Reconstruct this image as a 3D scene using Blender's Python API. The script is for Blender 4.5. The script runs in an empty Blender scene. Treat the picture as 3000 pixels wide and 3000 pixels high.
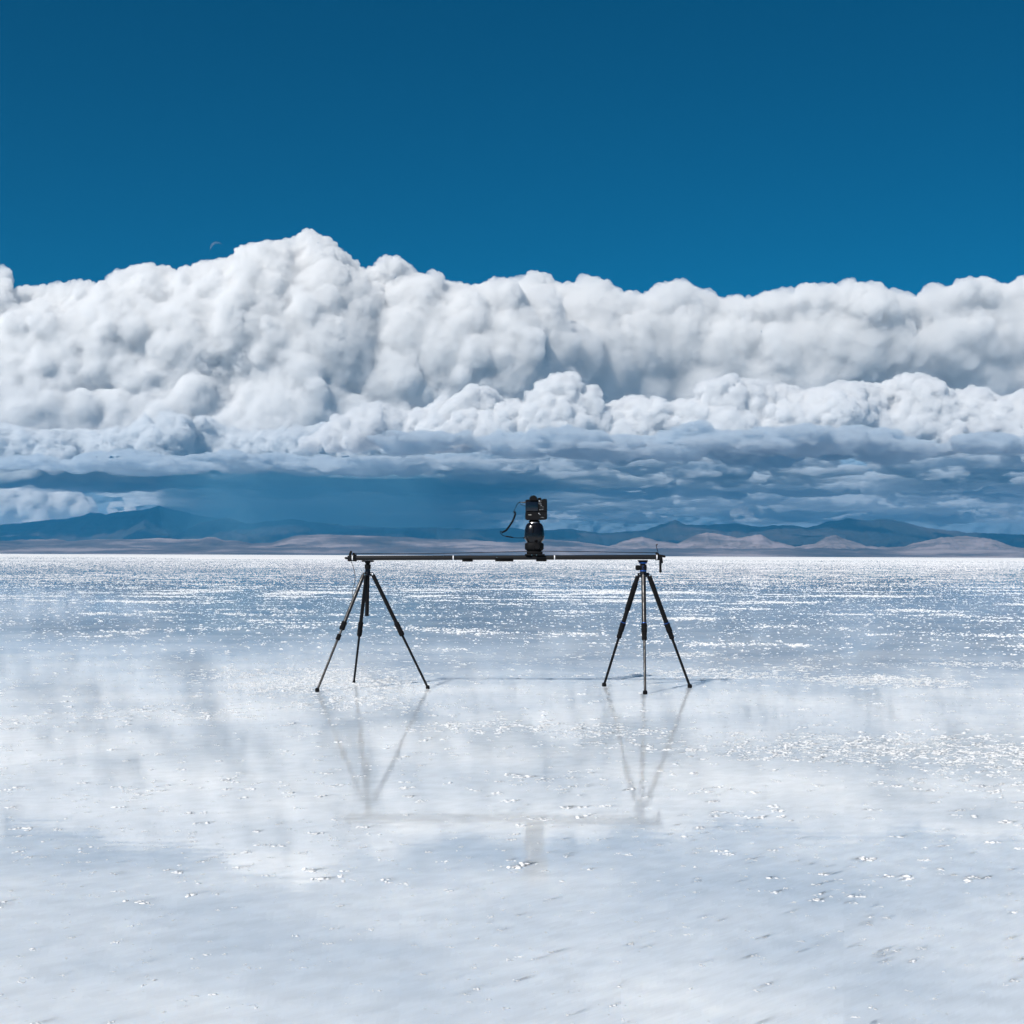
import bpy, bmesh, math, random
import numpy as np
from mathutils import Vector, Matrix, Euler

# ------------------------------------------------------------------ camera
sc = bpy.context.scene
F_PX = 3000 * 50.0 / 36.0            # focal length in pixels of the 3000 px photo
CAM_H = 0.80
PITCH = math.atan(128 / F_PX)
ROLL = math.radians(0.23)
cam_data = bpy.data.cameras.new("camera")
cam = bpy.data.objects.new("camera", cam_data)
sc.collection.objects.link(cam)
cam_data.lens = 50.0
cam_data.sensor_width = 36.0
cam_data.clip_start = 0.1
cam_data.clip_end = 400000.0
cam.matrix_world = (Matrix.Translation((0, 0, CAM_H)) @ Matrix.Rotation(math.pi / 2 + PITCH, 4, 'X')
                    @ Matrix.Rotation(ROLL, 4, 'Z'))
sc.camera = cam
CM = np.array(cam.matrix_world)[:3, :3]

# ------------------------------------------------------------------ sky and sun
SUN_TO = Vector((-0.51, -0.67, 0.78)).normalized()
SUN_EL = math.asin(SUN_TO.z)
world = bpy.data.worlds.new("World")
sc.world = world
world.use_nodes = True
nt = world.node_tree
nt.nodes.clear()
w_out = nt.nodes.new("ShaderNodeOutputWorld")
w_bg = nt.nodes.new("ShaderNodeBackground")
w_sky = nt.nodes.new("ShaderNodeTexSky")
w_sky.sky_type = 'NISHITA'
w_sky.sun_disc = False
w_sky.sun_elevation = SUN_EL
w_sky.sun_rotation = math.atan2(SUN_TO.x, SUN_TO.y)
w_sky.altitude = 3600
w_sky.air_density = 1.0
w_sky.dust_density = 0.3
w_sky.ozone_density = 3.0
w_tint = nt.nodes.new("ShaderNodeMixRGB")
w_tint.blend_type = 'MULTIPLY'
w_tint.inputs[0].default_value = 1.0
w_tint.inputs[2].default_value = (0.0, 0.63, 0.81, 1)
nt.links.new(w_sky.outputs[0], w_tint.inputs[1])
nt.links.new(w_tint.outputs[0], w_bg.inputs[0])
w_bg.inputs[1].default_value = 0.066
nt.links.new(w_bg.outputs[0], w_out.inputs[0])

sun_data = bpy.data.lights.new("sun", 'SUN')
sun = bpy.data.objects.new("sun", sun_data)
sc.collection.objects.link(sun)
sun_data.energy = 5.0
sun_data.angle = math.radians(0.5)
sun_data.color = (1.0, 0.955, 0.90)
sun.rotation_euler = SUN_TO.to_track_quat('Z', 'Y').to_euler()

sc.view_settings.view_transform = 'Standard'
sc.view_settings.look = 'None'
sc.view_settings.exposure = 0.0
sc.view_settings.gamma = 1.0
sc.cycles.use_denoising = True
sc.cycles.use_adaptive_sampling = True
sc.cycles.adaptive_threshold = 0.02
sc.cycles.max_bounces = 12
sc.cycles.diffuse_bounces = 4
sc.cycles.glossy_bounces = 4
sc.cycles.transparent_max_bounces = 16
sc.cycles.volume_bounces = 20
sc.cycles.caustics_reflective = False
sc.cycles.caustics_refractive = False


def px(X, Y, depth):
    """point in the world at world-y = depth seen at pixel X, Y of the 3000 px photo"""
    X = np.asarray(X, float); Y = np.asarray(Y, float)
    d = np.stack(np.broadcast_arrays((X - 1500) / F_PX, (1500 - Y) / F_PX, -1.0), -1) @ CM.T
    k = np.asarray(depth) / d[..., 1]
    return d * k[..., None] + np.array([0, 0, CAM_H])
# ------------------------------------------------------------------ mesh helpers
ICO = {}
def ico(sub):
    if sub not in ICO:
        bm = bmesh.new(); bmesh.ops.create_icosphere(bm, subdivisions=sub, radius=1)
        ICO[sub] = (np.array([v.co[:] for v in bm.verts]), np.array([[v.index for v in f.verts] for f in bm.faces]))
        bm.free()
    return ICO[sub]

def mesh_from(name, co, faces):
    me = bpy.data.meshes.new(name)
    co = np.asarray(co, np.float32); faces = np.asarray(faces, np.int32)
    n, k = faces.shape
    me.vertices.add(len(co)); me.vertices.foreach_set("co", co.ravel())
    me.loops.add(n * k); me.loops.foreach_set("vertex_index", faces.ravel())
    me.polygons.add(n); me.polygons.foreach_set("loop_start", np.arange(0, n * k, k, dtype=np.int32))
    me.polygons.foreach_set("loop_total", np.full(n, k, np.int32))
    me.update(calc_edges=True)
    return me

def hash3(ix, iy, iz, seed):
    h = (ix * 73856093) ^ (iy * 19349663) ^ (iz * 83492791) ^ (seed * 2654435761)
    h = (h ^ (h >> 13)) * 1274126177 & 0x7fffffff
    h = (h ^ (h >> 15)) * 668265263 & 0x7fffffff
    return h

def worley(p, seed=0):
    """distance to the nearest jittered cell point, p in cell units"""
    b = np.floor(p).astype(np.int64); f = p - b
    best = np.full(len(p), 9.0)
    for dx in (-1, 0, 1):
        for dy in (-1, 0, 1):
            for dz in (-1, 0, 1):
                h = hash3(b[:, 0] + dx, b[:, 1] + dy, b[:, 2] + dz, seed)
                qx = dx + (h & 1023) / 1024.0 - f[:, 0]
                qy = dy + ((h >> 10) & 1023) / 1024.0 - f[:, 1]
                qz = dz + ((h >> 20) & 1023) / 1024.0 - f[:, 2]
                best = np.minimum(best, qx * qx + qy * qy + qz * qz)
    return np.sqrt(best)

def vnoise(p, seed=0):
    """smooth value noise in -1..1"""
    b = np.floor(p).astype(np.int64); f = p - b
    u = f * f * (3 - 2 * f)
    r = 0
    for dx in (0, 1):
        wx = u[:, 0] if dx else 1 - u[:, 0]
        for dy in (0, 1):
            wy = u[:, 1] if dy else 1 - u[:, 1]
            for dz in (0, 1):
                wz = u[:, 2] if dz else 1 - u[:, 2]
                h = hash3(b[:, 0] + dx, b[:, 1] + dy, b[:, 2] + dz, seed)
                r = r + wx * wy * wz * ((h & 0xffff) / 32768.0 - 1)
    return r

def fbm(p, octs=4, seed=0, gain=0.5):
    a, s, r = 1.0, 0.0, 0
    for o in range(octs):
        r = r + a * vnoise(p * 2.03 ** o, seed + o); s += a; a *= gain
    return r / s

def normals(me):
    n = np.empty(len(me.vertices) * 3, np.float32)
    me.vertices.foreach_get("co", n); co = n.reshape(-1, 3).astype(float).copy()
    vn = np.empty(len(me.vertices) * 3, np.float32)
    me.vertex_normals.foreach_get("vector", vn)
    return co, vn.reshape(-1, 3).astype(float)

def make_cloud(name, cen, rad, voxel, mat, octaves, seed=1, children=14, crat=0.45, flat=None, child_up=0.25, smooth=3, crest=None, squash=0.12, dome=0.0, wisp=None):
    """union of puffs, each with smaller puffs on its skin, fused and then billowed by cell noise"""
    rng = np.random.default_rng(seed)
    C = [cen]; R = [rad]
    d = rng.normal(size=(len(cen), children, 3))
    d[..., 2] += child_up; d[..., 1] -= 0.5
    d /= np.linalg.norm(d, axis=-1, keepdims=True)
    rr = rad[:, None] * crat * rng.uniform(0.6, 1.15, (len(cen), children))
    cc = cen[:, None, :] + d * (rad[:, None, None] - rr[..., None] * 0.35)
    C.append(cc.reshape(-1, 3)); R.append(rr.ravel())
    C = np.concatenate(C); R = np.concatenate(R)
    v, f = ico(2)
    co = (C[:, None, :] + v[None] * R[:, None, None]).reshape(-1, 3)
    fc = (f[None] + (np.arange(len(C)) * len(v))[:, None, None]).reshape(-1, 3)
    if flat is not None:
        lo = co[:, 2] < flat
        co[lo, 2] = flat + (co[lo, 2] - flat) * squash
    me = mesh_from(name, co, fc)
    ob = bpy.data.objects.new(name, me); sc.collection.objects.link(ob)
    def bake(mods):
        for kind, kw in mods:
            m = ob.modifiers.new("m", kind)
            for k_, v_ in kw.items(): setattr(m, k_, v_)
        dg = bpy.context.evaluated_depsgraph_get()
        new = bpy.data.meshes.new_from_object(ob.evaluated_get(dg))
        ob.modifiers.clear(); old = ob.data; ob.data = new; bpy.data.meshes.remove(old)
        return new
    coarse = voxel * 1.7
    me2 = bake([('REMESH', dict(mode='VOXEL', voxel_size=coarse)), ('SMOOTH', dict(factor=0.5, iterations=smooth))])
    for i, (size, amp) in enumerate(octaves):
        if i == 2:
            me2 = bake([('REMESH', dict(mode='VOXEL', voxel_size=voxel))])
        co, vn = normals(me2)
        warp = np.stack([fbm(co / size * 0.6, 2, 50 + i * 3 + k) for k in range(3)], -1) * size * (0.6 - 0.4 * dome)
        w = worley((co + warp) / size, seed * 7 + i)
        mod = np.clip(0.55 + 1.9 * fbm(co / (size * 5.5), 2, seed + 90 + i), 0.10, 1.8)
        if crest is not None:
            # the growing tops are the crispest, the flanks are worn smooth
            lim = np.interp(co[:, 0] / co[:, 1], crest[0], crest[1]) * co[:, 1]
            mod = mod * 0.75 + 1.0 * np.exp(-np.clip(lim - co[:, 2], 0, None) / (crest[2]))
        bump = (0.5 - w) * (1 - dome) + dome * (np.sqrt(np.clip(1 - (w / 0.85) ** 2, 0, 1)) - 0.6)
        dsp = amp * (bump * mod + 0.35 * (1 - dome) * fbm(co / size * 1.7, 2, seed + 31 + i))
        if flat is not None:
            dsp *= np.clip((co[:, 2] - flat) / size + 0.35, 0.12, 1)
        me2.vertices.foreach_set("co", (co + vn * dsp[:, None]).astype(np.float32).ravel())
        me2.update()
    me2.name = name
    me2.polygons.foreach_set("use_smooth", np.ones(len(me2.polygons), bool))
    me2.materials.clear(); me2.materials.append(mat)
    if wisp:
        # thin veil of evaporating droplets round the dense body
        reach, size, wmat = wisp
        w = bpy.data.objects.new("wisps", me2.copy()); sc.collection.objects.link(w); w.parent = ob
        m = w.modifiers.new("r", 'REMESH'); m.mode = 'VOXEL'; m.voxel_size = voxel * 2.2
        dg = bpy.context.evaluated_depsgraph_get()
        wm = bpy.data.meshes.new_from_object(w.evaluated_get(dg)); w.modifiers.clear()
        old = w.data; w.data = wm; bpy.data.meshes.remove(old); wm.name = "wisps"
        co, vn = normals(wm)
        f = np.clip(0.25 + 1.6 * fbm(co / size, 4, seed + 5, 0.62), -0.12, 1.3)
        wm.vertices.foreach_set("co", (co + vn * (f * reach)[:, None]).astype(np.float32).ravel()); wm.update()
        wm.materials.clear(); wm.materials.append(wmat)
    print(name, len(me2.vertices), "verts", len(C), "puffs", flush=True)
    return ob
VOX = 3.2
HAZE = 3.2e-5
# ------------------------------------------------------------------ materials
def new_mat(name):
    m = bpy.data.materials.new(name); m.use_nodes = True
    m.node_tree.nodes.clear()
    return m, m.node_tree.nodes, m.node_tree.links

def cloud_mat(name, density, color=(1, 1, 1), g=0.0, torn=None, rate=0.035):
    """droplet cloud; color below 1 swallows part of the light, which paints shade into the low clouds;
    torn = (size in metres, low, high, vertical squeeze) breaks the droplets into clumps and gaps"""
    m, n, l = new_mat(name)
    out = n.new("ShaderNodeOutputMaterial"); v = n.new("ShaderNodeVolumePrincipled")
    v.inputs['Color'].default_value = (*color, 1)
    v.inputs['Density'].default_value = density
    v.inputs['Anisotropy'].default_value = g
    if torn:
        size, lo, hi, sq = torn
        geo = n.new("ShaderNodeNewGeometry"); mp = n.new("ShaderNodeMapping")
        mp.inputs['Scale'].default_value = (1 / size, 1 / size, sq / size)
        nz = n.new("ShaderNodeTexNoise"); nz.inputs['Scale'].default_value = 1.0
        nz.inputs['Detail'].default_value = 4; nz.inputs['Roughness'].default_value = .6
        l.new(geo.outputs['Position'], mp.inputs['Vector']); l.new(mp.outputs[0], nz.inputs['Vector'])
        mr = n.new("ShaderNodeMapRange"); mr.inputs[1].default_value = lo; mr.inputs[2].default_value = hi
        mr.inputs[3].default_value = 0; mr.inputs[4].default_value = density
        l.new(nz.outputs[0], mr.inputs[0]); l.new(mr.outputs[0], v.inputs['Density'])
        m.cycles.volume_step_rate = rate
    l.new(v.outputs[0], out.inputs['Volume'])
    return m

def tag(o, label=None, cat=None, group=None, kind=None):
    if label: o["label"] = label
    if cat: o["category"] = cat
    if group: o["group"] = group
    if kind: o["kind"] = kind
    return o

# ------------------------------------------------------------------ clouds
TOP = [(-300,850),(-60,800),(0,795),(28,810),(12,857),(54,862),(88,839),(166,842),(212,817),(285,831),(352,810),(424,798),(466,805),(497,805),(549,785),(590,792),(621,782),(683,762),(719,764),(745,751),(797,741),(828,712),(898,699),(958,720),(1000,754),(1078,798),(1109,796),(1124,778),(1166,765),(1207,793),(1300,798),(1321,824),(1393,850),(1409,833),(1466,829),(1538,832),(1559,806),(1582,809),(1621,845),(1709,816),(1782,819),(1797,855),(1880,881),(1932,855),(2000,835),(2067,850),(2176,873),(2248,860),(2336,847),(2404,837),(2502,837),(2523,855),(2621,860),(2725,858),(2776,840),(2849,822),(2921,827),(3000,806),(3300,800)]
MID = [(880,1290),(960,1262),(1000,1228),(1031,1207),(1109,1179),(1155,1212),(1207,1238),(1259,1217),(1290,1176),(1336,1166),(1383,1132),(1440,1145),(1476,1176),(1517,1181),(1548,1202),(1564,1160),(1611,1114),(1652,1091),(1678,1098),(1699,1135),(1735,1176),(1771,1207),(1797,1181),(1870,1168),(1932,1176),(1963,1191),(2000,1176),(2021,1189),(2036,1153),(2078,1155),(2098,1114),(2140,1101),(2207,1119),(2269,1140),(2321,1134),(2367,1155),(2404,1140),(2450,1123),(2549,1127),(2585,1135),(2621,1109),(2662,1101),(2714,1104),(2756,1124),(2771,1150),(2849,1140),(2895,1145),(2911,1174),(2963,1166),(3000,1150),(3300,1150)]

def vn2(x, y, seed):
    return float(vnoise(np.array([[x, y, 0.37 + seed]]), seed)[0])

def bank(top, x0, x1, D, bottom, rmin, rmax, edge, slope, amp, seed, nscale=260.0, step=0.62, taper=None):
    """puffs below a skyline (pixels of the photo give the directions, D the distance)"""
    rng = np.random.default_rng(seed)
    u = D / F_PX
    tx = [a for a, b in top]; ty = [b for a, b in top]
    T = lambda x: float(np.interp(x, tx, ty))
    C = []; R = []
    def add(x, y, r, inset):
        k_ = 1.0 if taper is None else min(max((x - taper[0]) / (taper[1] - taper[0]), 0.0), 1.0)
        dep = D - u * (k_ * slope * (y - T(x)) + amp * 1.6 * vn2(x / nscale, y / nscale * 1.3, seed)) + u * inset
        C.append(px(x, y, dep)); R.append(r * dep / F_PX)
    for lo, hi, ins in ((edge * .45, edge, 0), (edge * 0.8, edge * 1.7, 25)):
        x = x0
        while x < x1:
            r = rng.uniform(lo, hi)
            xs = np.linspace(x - r * .95, x + r * .95, 11)
            y = max(T(a) + math.sqrt(max(r * r - (a - x) ** 2, 0)) for a in xs)
            add(x, y, r, ins)
            x += r * rng.uniform(.5, .9)
    x = x0
    y = 0
    while y < 1:
        y += 1
    B = bottom if callable(bottom) else (lambda x: bottom)
    x = x0
    while x < x1:
        yy = T(x) + rmin * 1.3
        r = rmin
        while yy < B(x):
            r = min(rng.uniform(rmin, rmax), (yy - T(x)) * 0.85)
            add(x + rng.uniform(-.5, .5) * r, yy, r, 0)
            yy += r * rng.uniform(.6, 1.0)
        x += (rmin + rmax) * 0.5 * step
    return np.array(C), np.array(R)

def lobes(items, D):
    C = []; R = []
    for X, Y, r, off in items:
        dep = D - off * D / F_PX
        C.append(px(X, Y, dep)); R.append(r * dep / F_PX)
    return np.array(C), np.array(R)

def cat(*cr):
    return np.concatenate([c for c, r in cr]), np.concatenate([r for c, r in cr])

def crest_of(prof, fall):
    P = np.array([px(a, b, 1.0) for a, b in prof]); P[:, 2] -= CAM_H
    o_ = np.argsort(P[:, 0]); return P[o_, 0], P[o_, 2], fall
mat_crisp = cloud_mat("cloud_dense", 0.022, torn=(430, .28, .68, 1.0))
mat_near = cloud_mat("cloud_near", 0.045, torn=(150, .26, .68, 1.0))
mat_soft = cloud_mat("cloud_soft", 0.013, torn=(800, .24, .72, 1.0))
mat_rain_shade = cloud_mat("cloud_rain_shade", 0.016, (0.90, 0.935, 0.96), torn=(500, .36, .62, 3.0))  # low albedo paints shade into the storm base
mat_scrap = cloud_mat("cloud_scrap", 0.026, (0.83, 0.875, 0.915), torn=(260, .38, .62, 3.0))  # shade from clouds overhead is put into the scrap colour
mat_far = cloud_mat("cloud_far", 0.02, (0.68, 0.80, 0.88), torn=(700, .36, .64, 2.0), rate=.05)  # the far wall's shade is painted in by this bluish albedo

D = 26000.; u = D / F_PX
A = cat(bank(TOP, -260, 1480, D, 1345, 110, 210, 32, 0.45, 110, 3, nscale=520, step=.5, taper=(1450, 650)),
        lobes([(700,975,95,190),(790,1000,85,200),(870,1020,60,190),(620,960,80,150),(480,900,120,60),(250,930,110,60),
               (900,860,120,40),(420,1110,80,190),(310,1080,90,170),(220,1130,80,190),(480,1105,50,200),(140,1170,90,200),(40,1110,90,210),
               (510,1260,55,260),(600,1275,50,270),(430,1300,60,260),(700,1300,60,250),(330,1290,70,240),(820,1310,60,250)], D))
o = make_cloud("cumulus_cloud", A[0], A[1], VOX * u, mat_crisp, [(170*u,30*u),(60*u,17*u),(24*u,10*u),(10*u,5*u)], seed=2, flat=px(1500,1385,D)[2], children=7, crat=0.30, smooth=16, crest=crest_of(TOP, 90*u), dome=.5)
tag(o, "towering white cumulus with the tallest crisp crown, at the left of the sky", "cloud")
D = 26900.; u = D / F_PX
Bk = bank(TOP, 1330, 3280, D, 1230, 120, 210, 38, -0.8, 80, 11, nscale=520, step=.5, taper=(1400, 1950))
Bk = cat(Bk, lobes([(1575,930,80,95),(1610,1010,95,110),(1560,1080,95,150),(1640,1110,90,70),(1690,1030,90,40),(1530,1000,80,130)], D))
o = make_cloud("cumulus_cloud", Bk[0], Bk[1], VOX * u * 1.2, mat_soft, [(220*u,30*u),(80*u,22*u),(32*u,13*u),(13*u,5.5*u)], seed=5, flat=px(1500,1240,D)[2], children=4, crat=0.28, smooth=14, child_up=-.2, crest=crest_of(TOP, 110*u), dome=.5)
tag(o, "long soft topped grey bellied cloud bank filling the right of the sky", "cloud")
D = 18500.; u = D / F_PX
Cc = bank(MID, 900, 3260, D, 1285, 26, 62, 18, 0.55, 85, 21, nscale=130)
zbase = px(1500, 1330, D)[2]
o = make_cloud("cumulus_cloud", Cc[0], Cc[1], VOX * u * 0.75, mat_near, [(42*u,17*u),(18*u,7.5*u),(8*u,3*u)], seed=9, flat=zbase, children=16, crat=0.38, smooth=2, crest=crest_of(MID, 60*u), dome=.9)
tag(o, "row of small bright cauliflower clouds in front of the larger banks", "cloud")

MIDL = [(-300,1225),(0,1240),(150,1268),(300,1255),(380,1245),(460,1215),(520,1205),(560,1240),(600,1222),(640,1240),(720,1262),(800,1265),(880,1245),(950,1235),(1000,1262),(1100,1285)]
D = 22500.; u = D / F_PX
Ml = bank(MIDL, -280, 1080, D, lambda x: 1338 + 26 * math.sin(x / 71.0) + 18 * math.sin(x / 23.0 + 1), 24, 60, 17, 0.45, 80, 51, nscale=120)
o = make_cloud("cumulus_cloud", Ml[0], Ml[1], VOX * u, cloud_mat("cloud_shaded", 0.034, (0.962, 0.972, 0.981), torn=(160, .36, .62, 1.4)), [(60*u,22*u),(24*u,11*u),(10*u,4*u)], seed=61, flat=px(1500,1372,D)[2], children=12, crat=0.36, smooth=4, squash=.6)  # shading of the lower edge painted in as greyed albedo
tag(o, "ragged greyish puffs along the lower left edge of the towering cumulus", "cloud")

def layer(name, seed, n, region, vox, mat, octs, label, fine=.8, post=()):
    """ragged stratus: many flat lens-shaped scraps, fused where they meet"""
    rng = np.random.default_rng(seed)
    v, f = ico(2)
    P = []
    for i in range(n):
        X, dep, z, s, t = region(rng)
        c = px(X, 1628, dep); c[2] = z
        for k in range(5):
            kk = 1.0 if k == 0 else rng.uniform(.3, .7)
            off = np.array([rng.normal(0, s * .7), rng.normal(0, s * .5), rng.normal(0, t * .5)]) * (k > 0)
            P.append(v * np.array([s * kk * rng.uniform(.8, 1.4), s * kk * .8, t * kk]) + c + off)
    co = np.concatenate(P); fc = (f[None] + (np.arange(len(P)) * len(v))[:, None, None]).reshape(-1, 3)
    me = mesh_from(name, co, fc)
    ob = bpy.data.objects.new(name, me); sc.collection.objects.link(ob)
    m = ob.modifiers.new("r", 'REMESH'); m.mode = 'VOXEL'; m.voxel_size = vox
    dg = bpy.context.evaluated_depsgraph_get()
    me2 = bpy.data.meshes.new_from_object(ob.evaluated_get(dg))
    ob.modifiers.clear(); ob.data = me2; bpy.data.meshes.remove(me)
    for sz, amp in octs:
        co, vn = normals(me2)
        q = co * np.array([1, 1, 2.2])
        d = (fbm(q / sz, 4, seed * 3 + int(sz) % 17, 0.6)) * amp
        co += vn * d[:, None] * np.array([1.3, 1.3, 0.8])
        me2.vertices.foreach_set("co", co.astype(np.float32).ravel()); me2.update()
    m = ob.modifiers.new("r", 'REMESH'); m.mode = 'VOXEL'; m.voxel_size = vox * fine
    dg = bpy.context.evaluated_depsgraph_get()
    new = bpy.data.meshes.new_from_object(ob.evaluated_get(dg))
    ob.modifiers.clear(); ob.data = new; bpy.data.meshes.remove(me2); me2 = new; me2.name = name
    for sz, amp in post:
        co, vn = normals(me2)
        co += vn * (fbm(co * np.array([.6, .6, 1.6]) / sz, 3, seed + 71, 0.6) * amp)[:, None]
        me2.vertices.foreach_set("co", co.astype(np.float32).ravel()); me2.update()
    me2.polygons.foreach_set("use_smooth", np.ones(len(me2.polygons), bool))
    me2.materials.clear(); me2.materials.append(mat)
    print(name, len(me2.vertices), flush=True)
    return tag(ob, label, "cloud", kind="stuff")

def reg_right(rng):
    k = rng.random() ** 1.5
    dep = 17000 + 38000 * k
    return rng.uniform(1100, 3300), dep, 1330 + rng.uniform(-40, 170) + 500 * k * rng.random(), rng.uniform(160, 700) * dep / 20000, rng.uniform(35, 120) * (1 + k)
def reg_left(rng):
    X = rng.uniform(-350, 1800)
    far = np.interp(X, [-300, 250, 500, 1700], [25500, 27500, 38000, 42000])
    return X, rng.uniform(24500, far), 1420 + rng.uniform(-70, 70), rng.uniform(500, 1400), rng.uniform(80, 150)
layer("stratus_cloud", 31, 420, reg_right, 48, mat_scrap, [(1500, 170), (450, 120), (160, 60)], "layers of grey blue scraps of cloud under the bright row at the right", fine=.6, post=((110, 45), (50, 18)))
layer("stratus_cloud", 32, 200, reg_left, 65, mat_rain_shade, [(1800, 180), (400, 90), (170, 35)], "heavy slate blue cloud base over the left half of the horizon")
def reg_ragged(rng):
    dep = rng.uniform(19800, 21500)
    return rng.uniform(-300, 1500), dep, rng.uniform(1215, 1400), rng.uniform(150, 650), rng.uniform(22, 70)
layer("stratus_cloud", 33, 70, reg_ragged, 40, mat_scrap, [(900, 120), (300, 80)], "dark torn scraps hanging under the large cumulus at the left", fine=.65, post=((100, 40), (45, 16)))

# far clouds low on the horizon
FT = [(-700,1340),(0,1345),(400,1350),(900,1350),(1300,1340),(1700,1330),(2100,1350),(2600,1330),(3100,1340),(3800,1330)]
D = 62000.; u = D / F_PX
Fc = bank(FT, -600, 3700, D, 1610, 60, 110, 34, 0.4, 80, 41, nscale=150)
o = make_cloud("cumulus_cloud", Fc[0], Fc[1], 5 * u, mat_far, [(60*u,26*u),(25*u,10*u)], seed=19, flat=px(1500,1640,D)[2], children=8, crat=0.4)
tag(o, "distant blue grey cloud wall behind the mountains", "cloud")
E = lobes([(20,1470,60,0),(100,1480,55,10),(180,1478,45,0),(60,1440,40,10),(-60,1460,70,0),(-180,1470,80,0),(250,1500,36,0),(0,1520,50,10),(120,1515,45,15),(230,1455,20,5),(380,1500,20,0),(330,1505,20,0)], 48000.)
o = make_cloud("cumulus_cloud", E[0], E[1], 4 * 48000 / F_PX, cloud_mat("cloud_cream", 0.02, (1, .9995, .998), torn=(450, .36, .64, 2.0), rate=.05), [(500,170),(200,90),(80,35)], seed=29, children=12, crat=0.45)
tag(o, "cream lit cloud showing under the dark base at the far left", "cloud")
for li, (items, lab) in enumerate((
        ([(2060,1410,22,0),(2085,1418,18,0),(1995,1430,20,0),(2025,1424,20,0),(2110,1425,16,0)], "sunlit scrap of cloud above the range between the pointed peak and the double summit"),
        ([(2175,1495,16,0),(2150,1503,14,0),(2195,1511,14,0)], "small bright puff low over the mountains right of the pointed peak"),
        ([(2860,1345,12,0),(2885,1341,14,0),(2915,1343,14,0),(2945,1345,16,0),(2975,1348,15,0)], "cream sliver of cloud in the grey layers at the right edge"),
        ([(1840,1420,14,0),(1822,1426,12,0)], "little pale puff in the grey layers above the right tripod"),
        ([(2940,1500,16,0),(2965,1506,15,0),(2912,1498,10,0)], "pale puff low over the range at the right edge"))):
    LB = lobes(items, 40000.)
    o = make_cloud("cumulus_cloud", LB[0], LB[1], 2.5 * 40000 / F_PX, mat_crisp, [(250,90),(100,40),(50,16)], seed=39 + li, children=14, crat=0.45)
    tag(o, lab, "cloud", "sunlit scraps in the grey cloud layers")

# rain falling from the dark base
def rain():
    n = 72; rows = 8; co = []
    a = np.linspace(0, 2 * math.pi, n, endpoint=False)
    c = px(1010, 1628, 27500.)
    for j in range(rows):
        t = j / (rows - 1)
        w = 3700 * (0.9 + 0.25 * t)
        r = 1 + 0.25 * fbm(np.stack([np.cos(a) * 2, np.sin(a) * 2, a * 0 + t], -1), 3, 4)
        co.append(np.stack([c[0] + np.cos(a) * w * r - 500 * (1 - t), c[1] + np.sin(a) * np.abs(np.sin(a)) ** 1.3 * 6500, np.full(n, 40 + t * 1330)], -1))
    co = np.concatenate(co)
    f = [(j * n + i, j * n + (i + 1) % n, (j + 1) * n + (i + 1) % n, (j + 1) * n + i) for j in range(rows - 1) for i in range(n)]
    bm = bmesh.new(); vs = [bm.verts.new(c) for c in co]
    for q in f: bm.faces.new([vs[k] for k in q])
    bm.faces.new(vs[:n][::-1]); bm.faces.new(vs[(rows - 1) * n:])
    bmesh.ops.recalc_face_normals(bm, faces=bm.faces)
    me = bpy.data.meshes.new("rain_curtain"); bm.to_mesh(me); bm.free()
    me.materials.append(cloud_mat("rain_air", 0.00025, (0.24, 0.52, 0.68)))
    ob = bpy.data.objects.new("rain_curtain", me); sc.collection.objects.link(ob)
    tag(ob, "slate blue curtain of rain hanging below the dark cloud base", "rain", kind="stuff")
rain()

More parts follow.
